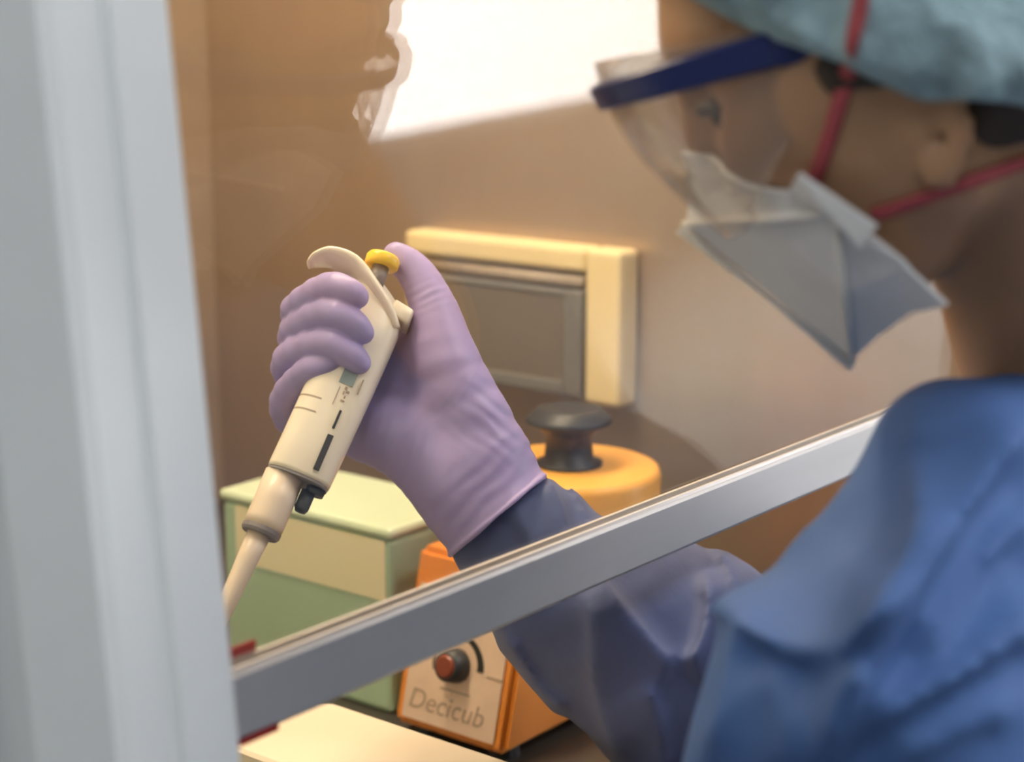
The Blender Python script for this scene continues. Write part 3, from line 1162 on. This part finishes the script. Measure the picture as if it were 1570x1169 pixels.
mk = {
    'M1': on_l(1066, 222, 0.0), 'A': on_l(1052, 345, 0.0), 'B': on_l(1306, 552, 0.0),
    'T': on_l(1140, 258, 0.042), 'C1': on_l(1212, 292, 0.056), 'C': on_l(1280, 325, 0.066), 'AC': on_l(1165, 336, 0.044),
    'F1': on_l(1228, 264, 0.070), 'F2': on_l(1347, 345, 0.074), 'F3': on_l(1325, 374, 0.070),
    'D': on_l(1452, 470, 0.050), 'K': on_l(1398, 480, 0.040), 'CB': on_l(1298, 450, 0.048), 'DM': on_l(1385, 408, 0.062), 'KB': on_l(1345, 517, 0.018),
}


def mh(p):
    return hp(*p)


def mask_side(b, sg):
    V = {}
    for k, p in mk.items():
        q = p.copy(); q[1] *= sg
        V[k] = b.verts.new(Vector(mh(q)))
    fl = [('M1', 'A', 'AC', 'T'), ('T', 'AC', 'C', 'C1'), ('A', 'B', 'CB'), ('A', 'CB', 'AC'), ('AC', 'CB', 'C'),
          ('C', 'CB', 'DM'), ('CB', 'B', 'KB'), ('CB', 'KB', 'K', 'DM'), ('K', 'D', 'DM'), ('C', 'DM', 'F3')]
    for f in fl:
        b.faces.new([V[k] for k in f])


def solid(bm, th):
    bmesh.ops.recalc_face_normals(bm, faces=bm.faces)
    bmesh.ops.solidify(bm, geom=list(bm.faces), thickness=th)


b = bmesh.new()
mask_side(b, 1); mask_side(b, -1)
bmesh.ops.remove_doubles(b, verts=b.verts, dist=0.0004)
bmesh.ops.subdivide_edges(b, edges=list(b.edges), cuts=4, use_grid_fill=True)
mp_ = np.array([v.co[:] for v in b.verts])
for _ in range(8):                                     # keep the cloth off the skin
    q_ = mp_.astype(np.float32)
    fd = face_sdf(q_)
    gr = np.stack([face_sdf(q_ + e_) - face_sdf(q_ - e_) for e_ in (np.eye(3) * 0.001).astype(np.float32)], 1)
    gr /= np.linalg.norm(gr, axis=1)[:, None] + 1e-9
    if _ == 0:
        print('mask push', np.max(0.003 - fd), np.mean(fd < 0.003))
    mp_ = mp_ + gr * np.maximum(0.003 - fd, 0)[:, None] * 0.8
for v, c_ in zip(b.verts, mp_):
    v.co = Vector(c_)
solid(b, 0.0016)
bmesh.ops.triangulate(b, faces=b.faces)
msk = obj('face_mask', b, 'mask_fabric', per)
for sg in (1, -1):
    b = bmesh.new()
    ws = []
    for k, off in (('C1', 0.0), ('F1', 0.0), ('F2', 0.0), ('F3', 0.0), ('C', 0.0)):
        q = mk[k].copy(); q[1] *= sg
        ws.append(b.verts.new(Vector(mh(q))))
    q = (mk['F1'] + mk['F2'] + mk['C1'] + mk['C']) / 4 + np.array([0, 0.004, 0]); q[1] *= sg
    c_ = b.verts.new(Vector(mh(q)))
    for i in range(5):
        b.faces.new((ws[i], ws[(i + 1) % 5], c_))
    solid(b, 0.0022)
    obj('mask_wing', b, 'mask_fabric', msk)
b = bmesh.new()
rid = [mk['A'] + np.array([0.003, 0, 0.0]), (mk['A'] + mk['B']) / 2 + np.array([0.002, 0, 0]), mk['B'] + np.array([0.001, 0, -0.003])]
tube(b, [mh(p) for p in rid], [0.0024, 0.0009, 0.0022], 8)
obj('mask_seam', b, 'mask_inner', msk, True)
b = bmesh.new()
tube(b, [mh(mk['C'] * 0.8 + mk['CB'] * 0.2 + np.array([0, 0.001, 0])), mh(mk['CB'] + np.array([0.001, 0.002, 0])), mh(mk['B'] + np.array([0, 0.0015, 0]))], [0.0016, 0.0018, 0.0014], 8)
obj('mask_fold', b, 'mask_inner', msk, True)


def strap(pxs, name, fns, half=0.0027, lift=0.0012):
    pts, nrm = [], []
    for (x, y) in pxs:
        p = march(fns, x, y)
        if p is None:
            continue
        e = 0.002
        g = np.array([float(fns((p + e * d)[None].astype(np.float32))[0] - fns((p - e * d)[None].astype(np.float32))[0]) for d in np.eye(3)])
        g /= np.linalg.norm(g) + 1e-9
        pts.append(p + g * lift); nrm.append(g)
    pts2 = spline(pts, 4)
    n2 = spline(nrm, 4)
    b = bmesh.new()
    tube(b, pts2, half, 8, flat=0.3, normals=n2)
    return obj(name, b, 'strap_red', msk, True)


headcap = lambda P: np.minimum(np.minimum(body_sdf(P), cap_sdf(P)), 1e3)
b = bmesh.new()
tube(b, spline([mh(mk['A'] + np.array([0.0, 0.004, 0.001])), mh(mk['AC'] + np.array([0.001, 0.001, 0.0])), mh(mk['C'] + np.array([0.0, 0.001, 0.0]))], 4), [0.0012] + [0.0017] * 7 + [0.0012], 8)
obj('mask_fold', b, 'mask_inner', msk, True)
strap([(1250, 275), (1262, 240), (1275, 200), (1290, 150), (1300, 115), (1308, 70), (1318, 20), (1328, -30), (1340, -90)], 'upper_strap', headcap)
strap([(1338, 328), (1380, 315), (1430, 297), (1480, 279), (1530, 261), (1580, 243), (1640, 220), (1700, 196)], 'lower_strap', headcap)

# ---- gown
def gown_core(P):
    d = smin(cone(P, LSH, at(1496, 930, 0.63), 0.049, 0.050), cone(P, at(1496, 930, 0.63), at(1376, 1150, 0.62), 0.050, 0.067), 0.01)
    d = smin(d, cone(P, at(1288, 872, 0.64), at(1420, 800, 0.64), 0.0205, 0.03), 0.012)
    d = smin(d, cone(P, at(1432, 668, 0.64), at(1440, 720, 0.64), 0.0125, 0.02), 0.012)
    d = smin(d, cone(P, at(1376, 1150, 0.62), LEL, 0.067, 0.060), 0.02)
    d = smin(d, cone(P, at(1455, 702, 0.655), at(1700, 705, 0.70), 0.0205, 0.027), 0.03)
    d = smin(d, ellip(P, (0.70, 0.17, ZC - 0.42), (0.175, 0.125, 0.23)), 0.05)
    d = smin(d, ellip(P, (0.70, 0.15, ZC - 0.62), (0.19, 0.14, 0.20)), 0.06)
    d = smin(d, cone(P, at(1700, 705, 0.70), RSH, 0.045, 0.056), 0.04)
    d = smin(d, cone(P, RSH, REL, 0.058, 0.062), 0.04)
    d = smin(d, cone(P, LEL, np.array([0.47, 0.42, ZC - 0.40]), 0.058, 0.045), 0.03)
    return d


def lips(P, items):
    """overlapping cloth folds: raised gently on one side of a line, dropping sharply on the other"""
    q = P - CAM.astype(np.float32)
    dd = np.maximum(q @ F.astype(np.float32), 0.05)
    X = np.stack([CX + FPX * (q @ R.astype(np.float32)) / dd, CY - FPX * (q @ U.astype(np.float32)) / dd], 1)
    out = 0
    for A, w1, w2, side, px in items:
        best = np.full(len(P), 1e9, np.float32)
        sg = np.ones(len(P), np.float32)
        L = [np.array(p, np.float32) for p in spline(px, 4)]
        S0 = np.array(side, np.float32)
        n = len(L) - 1
        bs, s_ref, par = 1e9, 1.0, np.zeros(len(P), np.float32)
        for k in range(n):
            a, e = L[k], L[k + 1] - L[k]
            t = np.clip((X - a) @ e / (e @ e), 0, 1)
            v = X - a - t[:, None] * e
            m = (v * v).sum(1)
            cr = e[0] * (X[:, 1] - a[1]) - e[1] * (X[:, 0] - a[0])
            up = m < best
            best = np.where(up, m, best); sg = np.where(up, np.sign(cr), sg); par = np.where(up, (k + t) / n, par)
            t0 = np.clip((S0 - a) @ e / (e @ e), 0, 1)
            m0 = ((S0 - a - t0 * e) ** 2).sum()
            if m0 < bs:
                bs, s_ref = m0, np.sign(e[0] * (S0[1] - a[1]) - e[1] * (S0[0] - a[0]))
        r = np.sqrt(best)
        taper = np.clip(np.minimum(par, 1 - par) / 0.18, 0.15, 1)
        out = out + A * taper * np.where(sg * s_ref > 0, np.exp(-(r / w1) ** 1.4), np.exp(-r / w2))
    return out


GL = [
    (0.023, 85, 14, (1400, 850), [(1600, 620), (1568, 672), (1490, 775), (1427, 872), (1380, 955), (1338, 1029), (1292, 1138), (1260, 1220)]),
    (0.018, 90, 12, (1480, 960), [(1620, 950), (1568, 980), (1480, 1035), (1390, 1085), (1290, 1145)]),
    (0.017, 70, 14, (1260, 920), [(1000, 915), (1090, 935), (1150, 968), (1200, 1000), (1250, 1005), (1300, 990), (1385, 915), (1410, 870)]),
    (0.010, 60, 14, (1150, 1080), [(1165, 1010), (1200, 1060), (1215, 1130), (1210, 1210)]),
    (0.006, 50, 16, (1430, 620), [(1372, 655), (1420, 668), (1500, 640), (1600, 625)]),
    (0.008, 60, 13, (1330, 900), [(1290, 960), (1330, 880), (1400, 810), (1450, 770)]),
    (0.012, 45, 12, (1140, 1050), [(1125, 940), (1112, 1010), (1100, 1080), (1070, 1190)]),
    (0.014, 45, 10, (1480, 740), [(1390, 700), (1400, 780), (1385, 850), (1330, 930), (1290, 1010)]),
    (0.010, 40, 10, (1240, 1090), [(1330, 1010), (1290, 1070), (1270, 1130), (1262, 1210)]),
    (0.013, 50, 10, (1500, 830), [(1600, 790), (1520, 850), (1470, 920), (1410, 1030)]),
    (0.010, 70, 15, (1400, 1130), [(1340, 1180), (1420, 1150), (1500, 1110), (1590, 1090)]),
]


def gown_sdf(P):
    d = gown_core(P)
    near = d < 0.06
    o = np.zeros(len(P), np.float32)
    if near.any():
        o[near] = lips(P[near], GL)
    return d - o + 0.002 - 0.0012 * wob(P, 60) - 0.003 * wob(P, 24)


vs, fs = nets(lambda P: np.maximum(gown_sdf(P), (ZC - 0.72) - P[:, 2]), (0.36, -0.05, ZC - 0.73), (1.02, 0.56, ZC - 0.07), 0.0032, lip=2.6)
gow = mesh_obj('gown', relax(vs, fs, 3), fs, 'gown', per)

# ---- right sleeve (reaches under the rail into the cabinet)
SLP = [(*at(735, 760, 0.934), 0.0290), (*at(790, 826, 0.936), 0.0315), (*at(855, 905, 0.945), 0.0400), (*at(965, 965, 0.965), 0.0560), (*at(1080, 1050, 0.985), 0.0630), (*REL, 0.064)]


def sleeve_core(P):
    return chain(P, SLP, 0.02)


SL = [
    (0.013, 60, 10, (940, 980), [(905, 870), (935, 905), (985, 965), (1020, 1003), (1045, 1017)]),
    (0.011, 50, 10, (1110, 980), [(1040, 1020), (1066, 1000), (1080, 960), (1085, 915), (1075, 870)]),
    (0.009, 60, 11, (960, 1040), [(890, 900), (905, 960), (908, 1040), (925, 1110), (950, 1180)]),
    (0.006, 40, 8, (800, 1050), [(770, 960), (800, 1010), (838, 1065), (880, 1090)]),
    (0.006, 40, 8, (815, 800), [(775, 770), (797, 800), (815, 840), (835, 890)]),
    (0.008, 30, 7, (835, 800), [(838, 725), (856, 760), (868, 800), (878, 845)]),
    (0.006, 30, 8, (905, 780), [(862, 725), (885, 765), (905, 815), (920, 860)]),
    (0.008, 50, 10, (1160, 900), [(1085, 830), (1120, 880), (1130, 950), (1110, 1040)]),
    (0.007, 60, 10, (1000, 1120), [(985, 1040), (1010, 1090), (1020, 1150), (1015, 1200)]),
]


def sleeve_sdf(P):
    d = sleeve_core(P)
    near = d < 0.05
    o = np.zeros(len(P), np.float32)
    if near.any():
        o[near] = lips(P[near], SL)
    return d - o + 0.003 - 0.0012 * wob(P, 75)


vs, fs = nets(sleeve_sdf, (0.60, 0.34, ZC - 0.54), (0.94, 0.66, ZC - 0.18), 0.0024, lip=2.4)
mesh_obj('sleeve', relax(vs, fs, 3), fs, 'gown_shaded', gow)

# ---- gloved right hand, laid out in photo pixels with depth in the same unit
index = [(585, 500, 82, 30), (480, 500, 64, 25), (454, 474, 10, 23), (503, 441, -50, 22.5), (532, 446, -68, 20), (548, 456, -68, 18)]
middle = [(565, 548, 86, 30), (468, 540, 64, 25), (452, 507, 8, 24), (504, 480, -58, 24), (538, 493, -72, 21), (556, 511, -70, 18)]
ring = [(548, 598, 86, 29), (458, 590, 62, 24), (442, 550, 8, 24), (498, 526, -58, 24), (534, 541, -72, 21), (551, 557, -70, 18)]
pinky = [(535, 645, 80, 26), (454, 652, 54, 22), (434, 614, 8, 21), (466, 573, -44, 20), (492, 562, -60, 17), (508, 556, -62, 15)]
thumb = [(745, 690, 4, 62), (684, 560, 14, 52), (666, 478, 28, 36), (640, 422, 42, 27), (607, 391, 46, 20)]


def bent(f, n=3):
    return [tuple(p) for p in spline(f, n)]


def hand_sdf(P):
    k = None
    palm = chain(P, [(*index[0][:3], 34), (700, 640, 50, 50), (745, 735, 30, 72)], 20)
    palm = smin(palm, chain(P, [(*middle[0][:3], 32), (680, 660, 52, 50), (740, 745, 30, 70)], 20), 25)
    palm = smin(palm, chain(P, [(*ring[0][:3], 32), (650, 668, 46, 48), (725, 760, 26, 70)], 20), 25)
    palm = smin(palm, chain(P, [(*pinky[0][:3], 34), (600, 665, 30, 46), (690, 735, 14, 62)], 20), 25)
    palm = smin(palm, chain(P, [(560, 668, 48, 40), (628, 672, 16, 50), (705, 740, 10, 66)], 20), 30)
    palm = smin(palm, chain(P, bent(thumb), 8), 34)
    d = palm
    fg = None
    for f in (index, middle, ring, pinky):
        c = chain(P, bent(f), 5)
        # fingertip pad flattening and joint creases
        fg = c if fg is None else smin(fg, c, 4)
    d = smin(d, fg, 10)
    # wrist and flared cuff
    d = smin(d, chain(P, [(722, 735, 20, 82), (768, 800, 16, 94)], 20), 30)
    return d


def cut_sdf(P):
    # end the glove square at the cuff
    n = np.array([0.645, 0.764, 0.0], np.float32)
    h = (P - np.array([764, 793, 0], np.float32)) @ n
    d = hand_sdf(P)
    d = smax(d, h, 3)
    q = P - np.array([764, 793, 16], np.float32)
    # rolled bead at the rim
    rad = np.sqrt(np.maximum((q * q).sum(1) - (q @ n) ** 2, 0))
    bead = np.sqrt((rad - 94) ** 2 + (h + 3) ** 2) - 4.0
    d = smin(d, bead, 3)
    # stretched wrinkles at the thumb root and across the wrist
    u = (P - np.array([770, 640, 0], np.float32))
    wr = np.exp(-((u[:, 0] / 60) ** 2 + (u[:, 1] / 55) ** 2)) * np.sin((P[:, 0] * 0.55 - P[:, 1] * 0.75) * 0.34 + 1.2 * wob(P, 0.06)) * 0.8
    v = (P - np.array([735, 760, 0], np.float32))
    w2 = np.exp(-((h + 45) / 45) ** 2) * np.sin(h * 0.24 + 2.2 * wob(P, 0.03)) * 0.7
    y_ = (P - np.array([600, 690, -20], np.float32))
    w3 = np.exp(-((y_[:, 0] / 70) ** 2 + (y_[:, 1] / 60) ** 2)) * np.sin(P[:, 0] * 0.36 + P[:, 1] * 0.10) * 0.9
    t_ = (P - np.array([655, 450, -20], np.float32))
    w4 = np.exp(-((t_[:, 0] / 40) ** 2 + (t_[:, 1] / 22) ** 2)) * np.sin(P[:, 1] * 0.5 + P[:, 0] * 0.2 + 1.5 * wob(P, 0.05)) * 0.6
    return d + wr + w2 + w3 + w4 - 0.8 * wob(P, 0.05)


vs, fs = nets(cut_sdf, (380, 345, -110), (890, 905, 160), 2.6)
vs = relax(vs, fs, 1)
x, y, w = vs[:, 0], vs[:, 1], vs[:, 2]
t = T0 + w * S
wv = CAM + t[:, None] * (F[None] + ((x - CX) / FPX)[:, None] * R[None] - ((y - CY) / FPX)[:, None] * U[None])
mesh_obj('glove', wv, fs[:, ::-1] if np.linalg.det(np.stack([R, -U, F])) < 0 else fs, 'glove', per)
